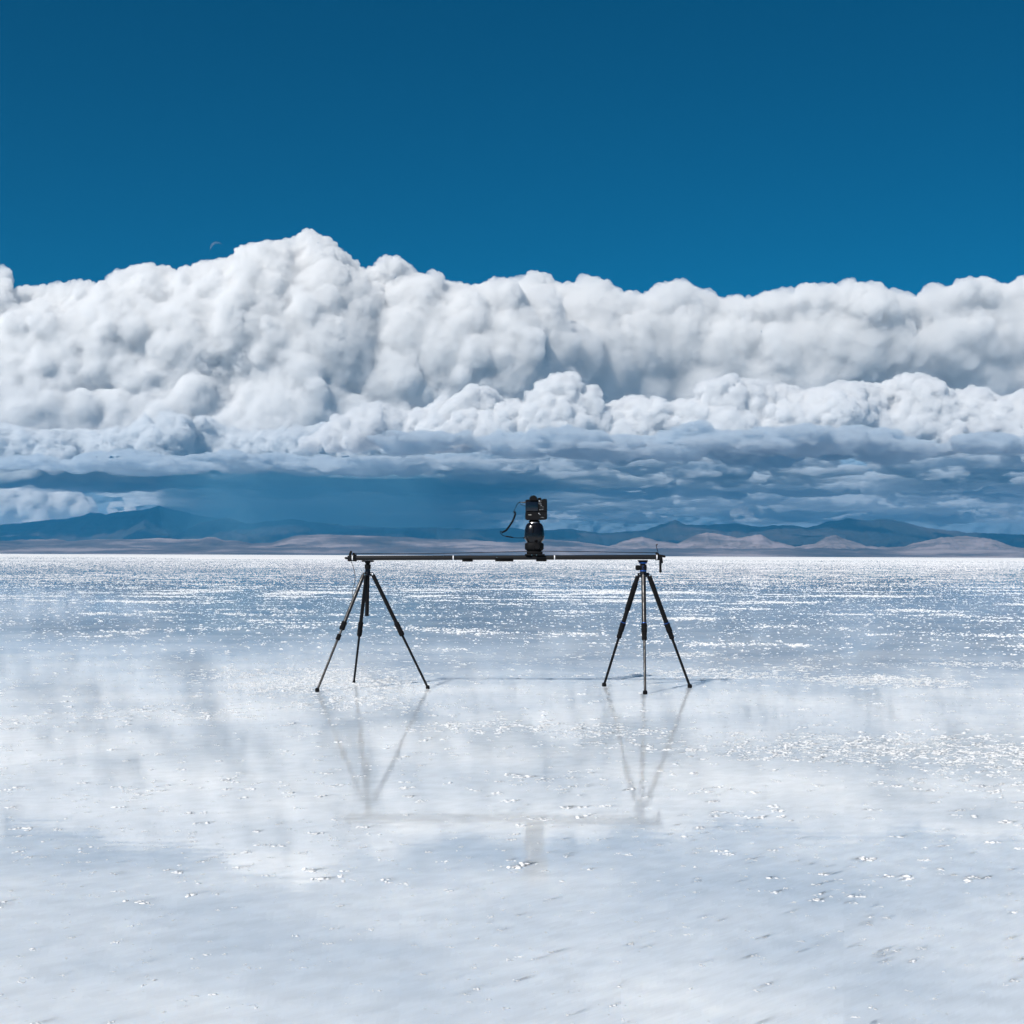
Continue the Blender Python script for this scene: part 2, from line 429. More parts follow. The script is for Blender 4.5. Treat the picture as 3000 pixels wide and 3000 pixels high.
# pale day moon: a thin crescent solid, its lit phase cut into the shape
# ------------------------------------------------------------------ ground: flooded salt flat
def ground_material():
    m, n, l = new_mat("wet_salt")
    out = n.new("ShaderNodeOutputMaterial")
    p = n.new("ShaderNodeBsdfPrincipled")
    geo = n.new("ShaderNodeNewGeometry")
    p.inputs['IOR'].default_value = 1.33
    p.inputs['Subsurface Weight'].default_value = 1.0; p.inputs['Subsurface Radius'].default_value = (1, .9, .8); p.inputs['Subsurface Scale'].default_value = 0.03
    # salt bed seen through a few millimetres of water
    nz = n.new("ShaderNodeTexNoise"); nz.inputs['Scale'].default_value = 1.1; nz.inputs['Detail'].default_value = 8
    l.new(geo.outputs['Position'], nz.inputs['Vector'])
    cr = n.new("ShaderNodeValToRGB")
    cr.color_ramp.elements[0].position = 0.38; cr.color_ramp.elements[0].color = (0.60, 0.67, 0.74, 1)
    cr.color_ramp.elements[1].position = 0.60; cr.color_ramp.elements[1].color = (0.83, 0.87, 0.90, 1)
    l.new(nz.outputs[0], cr.inputs[0])
    ng = n.new("ShaderNodeTexNoise"); ng.inputs['Scale'].default_value = 16; ng.inputs['Detail'].default_value = 7; ng.inputs['Roughness'].default_value = .7
    l.new(geo.outputs['Position'], ng.inputs['Vector'])
    mg = n.new("ShaderNodeMapRange"); mg.inputs[1].default_value = .36; mg.inputs[2].default_value = .62; mg.inputs[3].default_value = .87; mg.inputs[4].default_value = 1.04
    l.new(ng.outputs[0], mg.inputs[0])
    mm = n.new("ShaderNodeMixRGB"); mm.blend_type = 'MULTIPLY'; mm.inputs[0].default_value = 1
    l.new(cr.outputs[0], mm.inputs[1]); l.new(mg.outputs[0], mm.inputs[2]); l.new(mm.outputs[0], p.inputs['Base Color'])
    # roughness drifts over metres as the breeze touches the film
    nr = n.new("ShaderNodeTexNoise"); nr.inputs['Scale'].default_value = 0.35; nr.inputs['Detail'].default_value = 4
    l.new(geo.outputs['Position'], nr.inputs['Vector'])
    mr = n.new("ShaderNodeMapRange"); mr.inputs[1].default_value = 0.35; mr.inputs[2].default_value = 0.65
    mr.inputs[3].default_value = 0.015; mr.inputs[4].default_value = 0.03
    l.new(nr.outputs[0], mr.inputs[0]); l.new(mr.outputs[0], p.inputs['Roughness'])
    # ripples: crests roughly across the view
    mp = n.new("ShaderNodeMapping"); mp.inputs['Scale'].default_value = (0.16, 1.0, 1.0); mp.inputs['Rotation'].default_value = (0, 0, 0.12)
    l.new(geo.outputs['Position'], mp.inputs['Vector'])
    n1 = n.new("ShaderNodeTexNoise"); n1.inputs['Scale'].default_value = 22; n1.inputs['Detail'].default_value = 3; n1.inputs['Roughness'].default_value = 0.55
    l.new(mp.outputs[0], n1.inputs['Vector'])
    n2 = n.new("ShaderNodeTexNoise"); n2.inputs['Scale'].default_value = 3.5; n2.inputs['Detail'].default_value = 2
    l.new(mp.outputs[0], n2.inputs['Vector'])
    b1 = n.new("ShaderNodeBump"); b1.inputs['Strength'].default_value = 1.0; b1.inputs['Distance'].default_value = RIP
    b2 = n.new("ShaderNodeBump"); b2.inputs['Strength'].default_value = 1.0; b2.inputs['Distance'].default_value = RIP * 1.5
    l.new(n1.outputs[0], b1.inputs['Height']); l.new(n2.outputs[0], b2.inputs['Height'])
    l.new(b2.outputs[0], b1.inputs['Normal']); l.new(b1.outputs[0], p.inputs['Normal'])
    l.new(p.outputs[0], out.inputs[0])
    return m
RIP = 0.00022
G = 140000.0
me = mesh_from("salt_flat", [(-G, -G, 0), (G, -G, 0), (G, G, 0), (-G, G, 0)], [(0, 1, 2, 3)])
ground = bpy.data.objects.new("water", me); sc.collection.objects.link(ground)
me.materials.append(ground_material())
tag(ground, "thin sheet of rippled water over a white salt flat", kind="structure")

m_salt, n, l = new_mat("dry_salt")
out = n.new("ShaderNodeOutputMaterial"); p = n.new("ShaderNodeBsdfPrincipled")
p.inputs['Base Color'].default_value = (0.80, 0.81, 0.83, 1); p.inputs['Roughness'].default_value = 0.75
p.inputs['Specular IOR Level'].default_value = 0.2
p.inputs['Subsurface Weight'].default_value = 1.0; p.inputs['Subsurface Radius'].default_value = (1, 1, 1); p.inputs['Subsurface Scale'].default_value = 0.006
l.new(p.outputs[0], out.inputs[0])

def salt_lumps():
    rng = np.random.default_rng(77)
    def wedge(n, r0, r1, half=24, power=1.0):
        r = np.sqrt(rng.uniform(0, 1, n) * (r1 ** 2 - r0 ** 2) + r0 ** 2)
        a = np.radians(rng.uniform(-half, half, n))
        return np.stack([r * np.sin(a), r * np.cos(a), np.zeros(n)], -1)
    def mask(p, seed=5, k_=1.0):
        f = fbm(p * np.array([0.42, 0.60, 1]) * k_ + 11.3, 4, seed, 0.6)
        g = fbm(p * np.array([0.045, 0.06, 1]) + 3.1, 3, seed + 20, 0.6)
        return f + 0.28 * g
    outv = []; outf = []; base = 0
    def emit(c, r, sub, squash, clusters):
        nonlocal base
        if clusters > 1:
            k = rng.integers(1, clusters + 1, len(c))
            idx = np.repeat(np.arange(len(c)), k)
            cc = c[idx].copy(); rr = r[idx] * rng.uniform(.35, 1.0, len(idx))
            cc[:, 0] += rng.normal(0, 1.3, len(idx)) * r[idx]; cc[:, 1] += rng.normal(0, 1.1, len(idx)) * r[idx]
        else:
            cc, rr = c, r
        v, f = ico(sub)
        nrm = 1 + 0.20 * rng.normal(size=(len(cc), len(v)))
        sx = rng.uniform(.8, 1.5, len(cc)); sy = rng.uniform(.8, 1.5, len(cc)); sz = squash * rng.uniform(.6, 1.3, len(cc))
        S = np.stack([sx, sy, sz], -1)[:, None, :]
        co = v[None] * nrm[..., None] * S * rr[:, None, None] + cc[:, None, :]
        outv.append(co.reshape(-1, 3)); outf.append((f[None] + (base + np.arange(len(cc)) * len(v))[:, None, None]).reshape(-1, 3))
        base += len(cc) * len(v)
    # near: every lump readable
    for (nn, r0, r1, thr, lo, hi, sub, cl, half) in (
            (2200, 1.7, 4.4, -9, .0012, .0040, 1, 8, 28),
            (70000, 4.2, 12.0, 0.0, .003, .010, 1, 9, 26),
            (4500, 3.4, 12.0, -9, .003, .010, 1, 9, 26),
            (190000, 12, 34, 0.08, .006, .018, 1, 3, 24),
            (16000, 12, 34, -9, .005, .014, 1, 3, 24),
            (230000, 34, 90, 0.08, .009, .022, 0, 2, 22),
            (50000, 34, 90, -9, .008, .02, 0, 2, 22),
            (260000, 90, 230, 0.05, .014, .034, 0, 1, 22),
            (110000, 90, 230, -9, .012, .030, 0, 1, 22),
            (200000, 230, 700, -9, .03, .07, 0, 1, 21)):
        c = wedge(nn, r0, r1, half)
        if thr > -5:
            mk = mask(c, 5, 1.0 if r1 < 20 else 1.9)
            c = c[rng.random(len(c)) < np.clip((mk - thr) / 0.3, 0, 1)]
        r = lo + (hi - lo) * rng.random(len(c)) ** 2.2
        emit(c, r, sub, 0.42 if r1 < 20 else 0.6, cl)
    me = mesh_from("salt_lumps", np.concatenate(outv), np.concatenate(outf))
    me.polygons.foreach_set("use_smooth", np.ones(len(me.polygons), bool))
    me.materials.append(m_salt)
    ob = bpy.data.objects.new("salt_crystals", me); sc.collection.objects.link(ob)
    tag(ob, "scattered white lumps of salt crystals sitting on the wet flat", "salt", kind="stuff")
    print("salt", len(me.polygons), flush=True)
salt_lumps()

# dry salt pan far out, with a ragged near edge
def salt_pan():
    xs = np.linspace(-9000, 9000, 700); rows = 24
    xs = np.sign(xs) * np.abs(xs / 9000) ** 2.2 * 60000
    e = 330 + 130 * fbm(np.stack([xs / 60, xs * 0, xs * 0], -1), 4, 3) + 60 * fbm(np.stack([xs / 9, xs * 0 + 5, xs * 0], -1), 3, 8)
    co = []
    for j in range(rows):
        t = j / (rows - 1)
        y = e * (1 - t) + t * e * 3 if t < 1 else e * 0 + 40000
        co.append(np.stack([xs, y, np.full_like(xs, 0.004 + 0.03 * min(t * 6, 1))], -1))
    n = len(xs)
    co = np.concatenate(co)
    i = np.arange(n - 1)
    f = np.concatenate([np.stack([j * n + i, j * n + i + 1, (j + 1) * n + i + 1, (j + 1) * n + i], -1) for j in range(rows - 1)])
    me = mesh_from("salt_pan", co, f); me.materials.append(m_salt)
    ob = bpy.data.objects.new("salt_pan", me); sc.collection.objects.link(ob)
    tag(ob, "dry white salt pan below the far shore", kind="structure")
salt_pan()

# ------------------------------------------------------------------ hills and mountains
def earth(name, c1, c2, c3, scale):
    m, n, l = new_mat(name)
    out = n.new("ShaderNodeOutputMaterial"); p = n.new("ShaderNodeBsdfPrincipled")
    p.inputs['Roughness'].default_value = 0.95; p.inputs['Specular IOR Level'].default_value = 0.1
    geo = n.new("ShaderNodeNewGeometry")
    mp = n.new("ShaderNodeMapping"); mp.inputs['Scale'].default_value = (1 / scale, 1 / scale, 6 / scale)
    l.new(geo.outputs['Position'], mp.inputs['Vector'])
    a = n.new("ShaderNodeTexNoise"); a.inputs['Scale'].default_value = 1; a.inputs['Detail'].default_value = 9; a.inputs['Roughness'].default_value = .62
    l.new(mp.outputs[0], a.inputs['Vector'])
    cr = n.new("ShaderNodeValToRGB"); e = cr.color_ramp.elements
    e[0].position = .36; e[0].color = (*c1, 1); e[1].position = .62; e[1].color = (*c3, 1)
    x = e.new(.5); x.color = (*c2, 1)
    l.new(a.outputs[0], cr.inputs[0]); l.new(cr.outputs[0], p.inputs['Base Color']); l.new(p.outputs[0], out.inputs[0])
    return m
m_dark = earth("dark_mountain_rock", (.025, .03, .032), (.045, .045, .042), (.09, .075, .066), 2600)
m_tan = earth("tan_hill_soil", (.12, .095, .085), (.25, .20, .185), (.36, .285, .28), 600)
m_plain = earth("shore_plain_soil", (.07, .062, .06), (.16, .13, .125), (.38, .31, .30), 900)

def horizon(X): return 1628 + (np.asarray(X) - 1500) * math.tan(ROLL)

def ridge(name, prof, D, depth, mat, label, gully, seed, nx=900, ny=70, rough=0.9, crag=1.0):
    """a solid range: skyline prof in photo pixels at distance D, slopes falling towards and away from the viewer"""
    X = np.linspace(prof[0][0], prof[-1][0], nx)
    Y = np.interp(X, [a for a, b in prof], [b for a, b in prof])
    Y = Y + 3.2 * fbm(np.stack([X / 26.0, X * 0, X * 0], -1), 4, seed + 40, .6) * crag
    top = px(X, Y, D); H = np.maximum(top[:, 2], 0); wx = top[:, 0]
    t = np.linspace(-1, 1, ny * 2 + 1)
    co = []
    for tt in t:
        y = D + tt * depth * (1.0 if tt < 0 else 0.5)
        s = 1 - abs(tt)
        q = np.stack([wx / gully, np.full_like(wx, y / gully * 0.45), wx * 0], -1)
        rn = 1 - np.abs(fbm(q, 5, seed, .55)) * 2.2
        prof_s = s ** 1.35
        h = H * prof_s * (1 + rough * (rn - .55) * (1 - s) * 1.6)
        h = h + H * 0.02 * fbm(q * 6, 3, seed + 9)*s
        x = wx * (y / D) ** 0.6
        co.append(np.stack([x, np.full_like(wx, y) , h - 4 * (s == 0)], -1))
    co = np.concatenate(co); n = nx; i = np.arange(n - 1)
    f = np.concatenate([np.stack([j * n + i, j * n + i + 1, (j + 1) * n + i + 1, (j + 1) * n + i], -1) for j in range(len(t) - 1)])
    me = mesh_from(name, co, f); me.polygons.foreach_set("use_smooth", np.ones(len(f), bool))
    me.materials.append(mat)
    ob = bpy.data.objects.new(name, me); sc.collection.objects.link(ob)
    tag(ob, label, kind="structure")
    return ob

ML = [(-600,1560),(-200,1548),(0,1539),(80,1531),(155,1522),(197,1522),(215,1517),(233,1511),(248,1508),(256,1504),(267,1500),(280,1505),(296,1503),(311,1507),(340,1502),(362,1499),(390,1495),(414,1496),(440,1488),(456,1483),(468,1480),(480,1485),(497,1489),(540,1500),(600,1512),(680,1528),(800,1545),(1000,1560),(1300,1590),(1500,1627)]
MM = [(380,1627),(500,1575),(580,1535),(640,1522),(662,1517),(690,1524),(725,1536),(780,1528),(854,1520),(920,1530),(1000,1538),(1120,1545),(1300,1547),(1420,1552),(1470,1547),(1499,1544),(1538,1552),(1600,1553),(1678,1551),(1720,1556),(1760,1562),(1820,1559),(1890,1554),(1915,1544),(1939,1534),(1962,1528),(1978,1523),(1990,1528),(2011,1538),(2050,1539),(2152,1534),(2222,1542),(2292,1537),(2362,1545),(2400,1536),(2432,1528),(2460,1526),(2478,1520),(2494,1519),(2520,1523),(2548,1524),(2590,1521),(2618,1523),(2660,1532),(2696,1544),(2760,1552),(2820,1559),(2900,1562),(3000,1567),(3200,1572),(3600,1600)]
HR = [(1300,1622),(1500,1612),(1640,1604),(1740,1606),(1800,1596),(1850,1578),(1880,1572),(1930,1585),(1985,1592),(2030,1572),(2070,1560),(2110,1564),(2160,1576),(2200,1570),(2230,1566),(2260,1582),(2330,1602),(2390,1592),(2420,1574),(2450,1568),(2480,1580),(2540,1600),(2640,1602),(2700,1586),(2760,1574),(2830,1570),(2900,1578),(2960,1600),(3060,1612),(3300,1590),(3500,1622)]
HL = [(-500,1604),(-100,1592),(60,1581),(160,1579),(200,1586),(260,1581),(400,1580),(470,1577),(560,1580),(590,1578),(610,1573),(630,1574),(660,1584),(690,1583),(740,1592),(800,1590),(860,1570),(910,1566),(1000,1567),(1100,1570),(1200,1574),(1280,1581),(1360,1579),(1420,1585),(1500,1590),(1600,1580),(1700,1588),(1800,1602),(1900,1608)]
PL = [(-900,1606),(0,1603),(300,1606),(700,1602),(1100,1605),(1500,1604),(1900,1607),(2300,1606),(2700,1610),(3100,1609),(3900,1612)]
ridge("mountain_range", ML, 27000, 5200, m_dark, "dark blue mountain with a craggy crest rising at the left below the storm cloud", 1500, 3)
ridge("mountain_range", MM, 24000, 4200, m_dark, "long dark mountain range along the horizon with a pointed peak and a broad double summit", 1300, 7, nx=1200)
ridge("hills", HR, 17500, 2600, m_tan, "pinkish tan foothills lit by the sun in front of the right range", 500, 13, nx=700, rough=.9)
ridge("hills", HL, 16500, 2600, m_plain, "low rolling pale hills at the left and centre of the horizon", 700, 17, nx=600, rough=.5, crag=.5)
ridge("shore", PL, 14500, 1500, m_plain, "flat brown shore plain along the far edge of the salt flat", 1500, 23, nx=500, rough=.6)

# ------------------------------------------------------------------ air
def box_mesh(name, lo, hi):
    co = [(x, y, z) for x in (lo[0], hi[0]) for y in (lo[1], hi[1]) for z in (lo[2], hi[2])]
    f = [(0, 1, 3, 2), (4, 6, 7, 5), (0, 4, 5, 1), (2, 3, 7, 6), (0, 2, 6, 4), (1, 5, 7, 3)]
    return mesh_from(name, co, f)
if HAZE > 0:
    hz = bpy.data.objects.new("haze", box_mesh("haze", (-60000, -300, -5), (60000, 36000, 1050))); sc.collection.objects.link(hz)
    m, n, l = new_mat("haze_air")
    out = n.new("ShaderNodeOutputMaterial"); v = n.new("ShaderNodeVolumePrincipled")
    v.inputs['Color'].default_value = (0.06, 0.36, 0.68, 1); v.inputs['Density'].default_value = HAZE; v.inputs['Anisotropy'].default_value = 0.2
    l.new(v.outputs[0], out.inputs['Volume']); hz.data.materials.append(m)
    tag(hz, "thin blue haze in front of the far mountains", "haze", kind="stuff")
# ------------------------------------------------------------------ equipment
def plain(name, col, rough, metal=0.0, spec=0.5, bump=0.0, bscale=900):
    m, n, l = new_mat(name)
    out = n.new("ShaderNodeOutputMaterial"); p = n.new("ShaderNodeBsdfPrincipled")
    tc = n.new("ShaderNodeTexCoord"); nz = n.new("ShaderNodeTexNoise"); nz.inputs['Scale'].default_value = 60; nz.inputs['Detail'].default_value = 5
    l.new(tc.outputs['Object'], nz.inputs['Vector'])
    mx = n.new("ShaderNodeMapRange"); mx.inputs[3].default_value = max(rough - .1, .05); mx.inputs[4].default_value = min(rough + .12, 1)
    l.new(nz.outputs[0], mx.inputs[0]); l.new(mx.outputs[0], p.inputs['Roughness'])
    p.inputs['Base Color'].default_value = (*col, 1); p.inputs['Metallic'].default_value = metal
    p.inputs['Specular IOR Level'].default_value = spec
    if bump:
        nb = n.new("ShaderNodeTexNoise"); nb.inputs['Scale'].default_value = bscale; l.new(tc.outputs['Object'], nb.inputs['Vector'])
        b = n.new("ShaderNodeBump"); b.inputs['Distance'].default_value = bump; l.new(nb.outputs[0], b.inputs['Height']); l.new(b.outputs[0], p.inputs['Normal'])
    l.new(p.outputs[0], out.inputs[0])
    return m
m_black = plain("black_plastic", (.005, .005, .006), .6, spec=.15)
m_gloss = plain("glossy_black_shell", (.004, .004, .006), .22, spec=.4)
m_foam = plain("black_foam", (.006, .006, .007), .9, spec=.15, bump=.0006)
m_alu = plain("black_anodised_metal", (.009, .009, .010), .42, metal=.1, spec=.3)
m_silver = plain("bright_metal", (.75, .76, .78), .25, metal=1)
m_white = plain("white_ring_paint", (.8, .8, .82), .4)
m_blue = plain("blue_anodised_metal", (.008, .07, .30), .35, metal=.35)
m_screen = plain("dark_screen_glass", (.006, .009, .016), .12, spec=.5)
m_mark = plain("pale_lettering", (.80, .78, .72), .5)
m_key = plain("grey_key_print", (.55, .57, .60), .45)

def carbon():
    m, n, l = new_mat("carbon_fibre")
    out = n.new("ShaderNodeOutputMaterial"); p = n.new("ShaderNodeBsdfPrincipled")
    tc = n.new("ShaderNodeTexCoord")
    w = n.new("ShaderNodeTexVoronoi"); w.inputs['Scale'].default_value = 90; w.inputs['Randomness'].default_value = .7
    mp = n.new("ShaderNodeMapping"); mp.inputs['Scale'].default_value = (1, 1, .55)
    l.new(tc.outputs['Object'], mp.inputs['Vector']); l.new(mp.outputs[0], w.inputs['Vector'])
    cr = n.new("ShaderNodeValToRGB"); cr.color_ramp.elements[0].color = (.006, .005, .005, 1); cr.color_ramp.elements[1].color = (.020, .017, .017, 1)
    l.new(w.outputs['Color'], cr.inputs[0]); l.new(cr.outputs[0], p.inputs['Base Color'])
    mr = n.new("ShaderNodeMapRange"); mr.inputs[3].default_value = .22; mr.inputs[4].default_value = .6
    l.new(w.outputs['Color'], mr.inputs[0]); l.new(mr.outputs[0], p.inputs['Roughness'])
    l.new(p.outputs[0], out.inputs[0])
    return m
m_carbon = carbon()

def thing(name, loc, label, cat):
    e = bpy.data.objects.new(name, None); e.empty_display_size = 0.05
    e.location = loc; sc.collection.objects.link(e)
    return tag(e, label, cat)

def part(name, bm, mat, parent=None, smooth=True, label=None):
    """bm is in world space; the mesh is stored relative to the thing it belongs to"""
    root = parent
    off = Vector((0, 0, 0))
    while root is not None:
        off += root.location; root = root.parent
    if parent is not None:
        bmesh.ops.translate(bm, verts=bm.verts, vec=-off)
        loc = Vector((0, 0, 0))
    else:
        c = sum((v.co for v in bm.verts), Vector()) / len(bm.verts)
        bmesh.ops.translate(bm, verts=bm.verts, vec=-c); loc = c
    bmesh.ops.recalc_face_normals(bm, faces=bm.faces)
    me = bpy.data.meshes.new(name); bm.to_mesh(me); bm.free()
    if smooth:
        me.polygons.foreach_set("use_smooth", [True] * len(me.polygons))
        try: me.set_sharp_from_angle(angle=math.radians(38))
        except Exception: pass
    me.materials.append(mat)
    o = bpy.data.objects.new(name, me); o.location = loc; o.parent = parent
    sc.collection.objects.link(o)
    if label: o["label"] = label
    return o

def V(p): return Vector([float(a) for a in p])
def ring(bm, c, x, y, r, n):
    return [bm.verts.new(c + x * (math.cos(2 * math.pi * i / n) * r) + y * (math.sin(2 * math.pi * i / n) * r)) for i in range(n)]
def loft(bm, rings):
    for a, b in zip(rings, rings[1:]):
        n = len(a)
        for i in range(n): bm.faces.new((a[i], a[(i + 1) % n], b[(i + 1) % n], b[i]))
    bm.faces.new(rings[0][::-1]); bm.faces.new(rings[-1])
def turned(bm, a, b, prof, n=24):
    """turned solid between points a and b: prof = [(t along, radius)]"""
    a, b = V(a), V(b); d = (b - a)
    z = d.normalized(); x = z.orthogonal().normalized(); y = z.cross(x)
    loft(bm, [ring(bm, a + d * t, x, y, r, n) for t, r in prof])
    return bm
def rod(a, b, r0, r1=None, n=20, cap=0.0):
    r1 = r0 if r1 is None else r1
    L = (V(b) - V(a)).length; c = min(.0015, r0 * .3) / L
    return turned(bmesh.new(), a, b, [(0, r0 * .8), (c, r0), (1 - c, r1), (1, r1 * .8)], n)
def round_rod(a, b, r0, r1=None, n=16):
    r1 = r0 if r1 is None else r1
    L = (V(b) - V(a)).length
    pr = [((1 - math.cos(t)) * r0 / L - 0, r0 * max(math.sin(t), .12)) for t in np.linspace(0.1, math.pi / 2, 5)]
    pr += [(1 - (1 - math.sin(t)) * r1 / L, r1 * max(math.cos(t), .12)) for t in np.linspace(0, math.pi / 2 - .1, 5)]
    return turned(bmesh.new(), a, b, pr, n)
def tube(bm, pts, r, n=10):
    P = [V(p) for p in pts]
    if not hasattr(r, '__len__'): r = [r] * len(P)
    rings = []; x = None
    for i, p in enumerate(P):
        t = (P[min(i + 1, len(P) - 1)] - P[max(i - 1, 0)]).normalized()
        x = (x - t * x.dot(t)).normalized() if x is not None else t.orthogonal().normalized()
        rings.append(ring(bm, p, x, t.cross(x), r[i], n))
    loft(bm, rings)
    return bm
def smoothpath(pts, k=8):
    P = [V(p) for p in pts]; out = []
    for i in range(len(P) - 1):
        p0, p1, p2, p3 = P[max(i - 1, 0)], P[i], P[i + 1], P[min(i + 2, len(P) - 1)]
        for j in range(k):
            t = j / k
            out.append(0.5 * ((2 * p1) + (p2 - p0) * t + (2 * p0 - 5 * p1 + 4 * p2 - p3) * t * t + (3 * p1 - p0 - 3 * p2 + p3) * t ** 3))
    out.append(P[-1]); return out
def block(bm, c, s, bevel=0.002, rot=None, seg=2):
    r = bmesh.ops.create_cube(bm, size=1)
    vs = r['verts']
    M = Matrix.Translation(V(c)) @ (rot.to_4x4() if rot else Matrix.Identity(4)) @ Matrix.Diagonal((*s, 1))
    bmesh.ops.transform(bm, matrix=M, verts=vs)
    if bevel:
        ed = list({e for v in vs for e in v.link_edges})
        bmesh.ops.bevel(bm, geom=ed, offset=bevel, segments=seg, affect='EDGES', profile=.5)
    return bm

DR = 8.60                        # distance of the rail
S = DR / F_PX                    # metres per photo pixel there
def at(X, Y, d=DR): return V(px(X, Y, d))

# ---- slider
RL, RR = at(1043, 1635.0), at(1922, 1632.3)
rail_mid = (RL + RR) / 2
ux = (RR - RL).normalized()
uz = Vector((0, 0, 1)); uy = Vector((0, 1, 0))
slider = thing("camera_slider", (rail_mid.x, rail_mid.y, rail_mid.z - .02), "long black camera slider rail lying across the two tripods", "camera slider")
RAD = 6.7 * S
def on_rail(X): return RL + (RR - RL) * ((X - 1043) / 879.0)
for k, dy in enumerate((-.034, .034)):
    for a, b in ((1043, 1327), (1330, 1622.5), (1625.5, 1922)):
        part("rail_tube", rod(on_rail(a) + uy * dy, on_rail(b) + uy * dy, RAD, n=28), m_carbon if 0 else m_alu, slider)
for X in (1328.5, 1624):
    for dy in (-.034, .034):
        part("joint_ring", turned(bmesh.new(), on_rail(X - 1.6) + uy * dy, on_rail(X + 1.6) + uy * dy, [(0, RAD * .93), (.1, RAD * 1.0), (.9, RAD * 1.0), (1, RAD * .93)]), m_white, slider)
for X, w in ((1370, 30), (1477.5, 53), (1586, 30)):
    c = on_rail(X) - uz * (RAD + .5 * 5 * S)
    part("cross_plate", block(bmesh.new(), c + uz * .001, (w * S, .11, 5.2 * S), .0012), m_black, slider)
# small screw on the front tube
bm = turned(bmesh.new(), on_rail(1456) + uz * .002 - uy * (.034 + RAD - .001), on_rail(1456) + uz * .002 - uy * (.034 + RAD + .0012), [(0, .002), (1, .0018)], 10)
part("screw", bm, m_silver, slider)
# end blocks
for X0, X1, e in ((1021, 1043, -1), (1922, 1932, 1)):
    c = (on_rail(X0) + on_rail(X1)) / 2
    part("end_block", block(bmesh.new(), c - uz * .002, ((X1 - X0) * S, .115, 16.5 * S), .004), m_black, slider)
    Xr = (1034, 1036.8) if e < 0 else (1920.4, 1923)
    for dy in (-.052, .034):
        part("end_ring", turned(bmesh.new(), on_rail(Xr[0]) + uy * dy, on_rail(Xr[1]) + uy * dy, [(0, RAD * 1.03), (1, RAD * 1.03)]), m_white, slider)
f = DR - .05
def g(X, Y, d=f): return at(X, Y, d)
part("foot_arm", round_rod(g(1023, 1636), g(1009.5, 1634.5), 3.4 * S, 3.2 * S), m_black, slider)
part("foot_arm", round_rod(g(1024.5, 1629), g(1029.3, 1613.5), 4.0 * S, 3.3 * S), m_black, slider)
part("foot_knob", round_rod(g(1023.5, 1641.5, f - .012), g(1023.5, 1641.5, f + .012), 3.7 * S), m_black, slider)
part("foot_knob", round_rod(g(1040.5, 1641.8, f - .012), g(1040.5, 1641.8, f + .012), 3.4 * S), m_black, slider)
part("foot_arm", round_rod(g(1929, 1627.5), g(1950, 1630.6), 4.0 * S, 3.4 * S), m_black, slider)
part("foot_arm", round_rod(g(1934.5, 1634, f - .004), g(1934.9, 1676), 3.4 * S, 3.5 * S), m_black, slider)
part("foot_arm", round_rod(g(1936.5, 1631), g(1940.3, 1650.5), 3.6 * S, 3.0 * S), m_black, slider)
part("foot_knob", round_rod(g(1934.8, 1668, f - .001), g(1934.9, 1678), 4.0 * S), m_black, slider)
# pulleys, belt, whip
for X, Y, r in ((1036, 1623.5, 4.2), (1923.5, 1621, 3.6)):
    part("pulley", turned(bmesh.new(), g(X, Y, DR - .018), g(X, Y, DR + .018), [(0, r * S), (.3, r * S), (.35, r * S * .8), (.65, r * S * .8), (.7, r * S), (1, r * S)]), m_black, slider)
part("end_bracket", block(bmesh.new(), g(1040.5, 1627.5, DR), (7 * S, .05, 7 * S), .002), m_black, slider)
part("end_bracket", block(bmesh.new(), g(1926.5, 1624.5, DR), (7 * S, .05, 7 * S), .002), m_black, slider)
part("belt", tube(bmesh.new(), smoothpath([g(1037, 1621, DR), g(1150, 1622.2, DR), g(1280, 1621.5, DR), g(1420, 1618.2, DR), g(1548, 1615.6, DR)], 6), .9 * S), m_black, slider)
part("belt", tube(bmesh.new(), smoothpath([g(1588, 1614.6, DR), g(1700, 1616.0, DR), g(1820, 1617.8, DR), g(1923, 1619.2, DR)], 6), .9 * S), m_black, slider)
part("cord_end", tube(bmesh.new(), smoothpath([g(1928.5, 1624, DR), g(1927, 1615, DR), g(1924, 1606, DR), g(1922.8, 1599, DR)], 5), .95 * S), m_black, slider)
part("cord_knot", tube(bmesh.new(), [g(1921.8, 1597.8, DR), g(1924, 1596.2, DR), g(1926.6, 1594, DR)], [1.6 * S, 1.7 * S, .9 * S]), m_black, slider)
# carriage
cb = on_rail(1566.5)
carr_top = at(1566.5, 1623.2).z
part("carriage", block(bmesh.new(), Vector((cb.x, DR, (carr_top + rail_mid.z + RAD) / 2)), (57 * S, .13, carr_top - rail_mid.z - RAD + .001), .002), m_black, slider)
for X in (1558, 1572):
    part("screw", turned(bmesh.new(), g(X, 1626, DR - .0655), g(X, 1626, DR - .0675), [(0, .0022), (1, .002)], 10), m_silver, slider)
part("carriage_clamp", block(bmesh.new(), g(1567, 1633.5, DR - .058), (15 * S, .02, 6 * S), .002), m_black, slider)

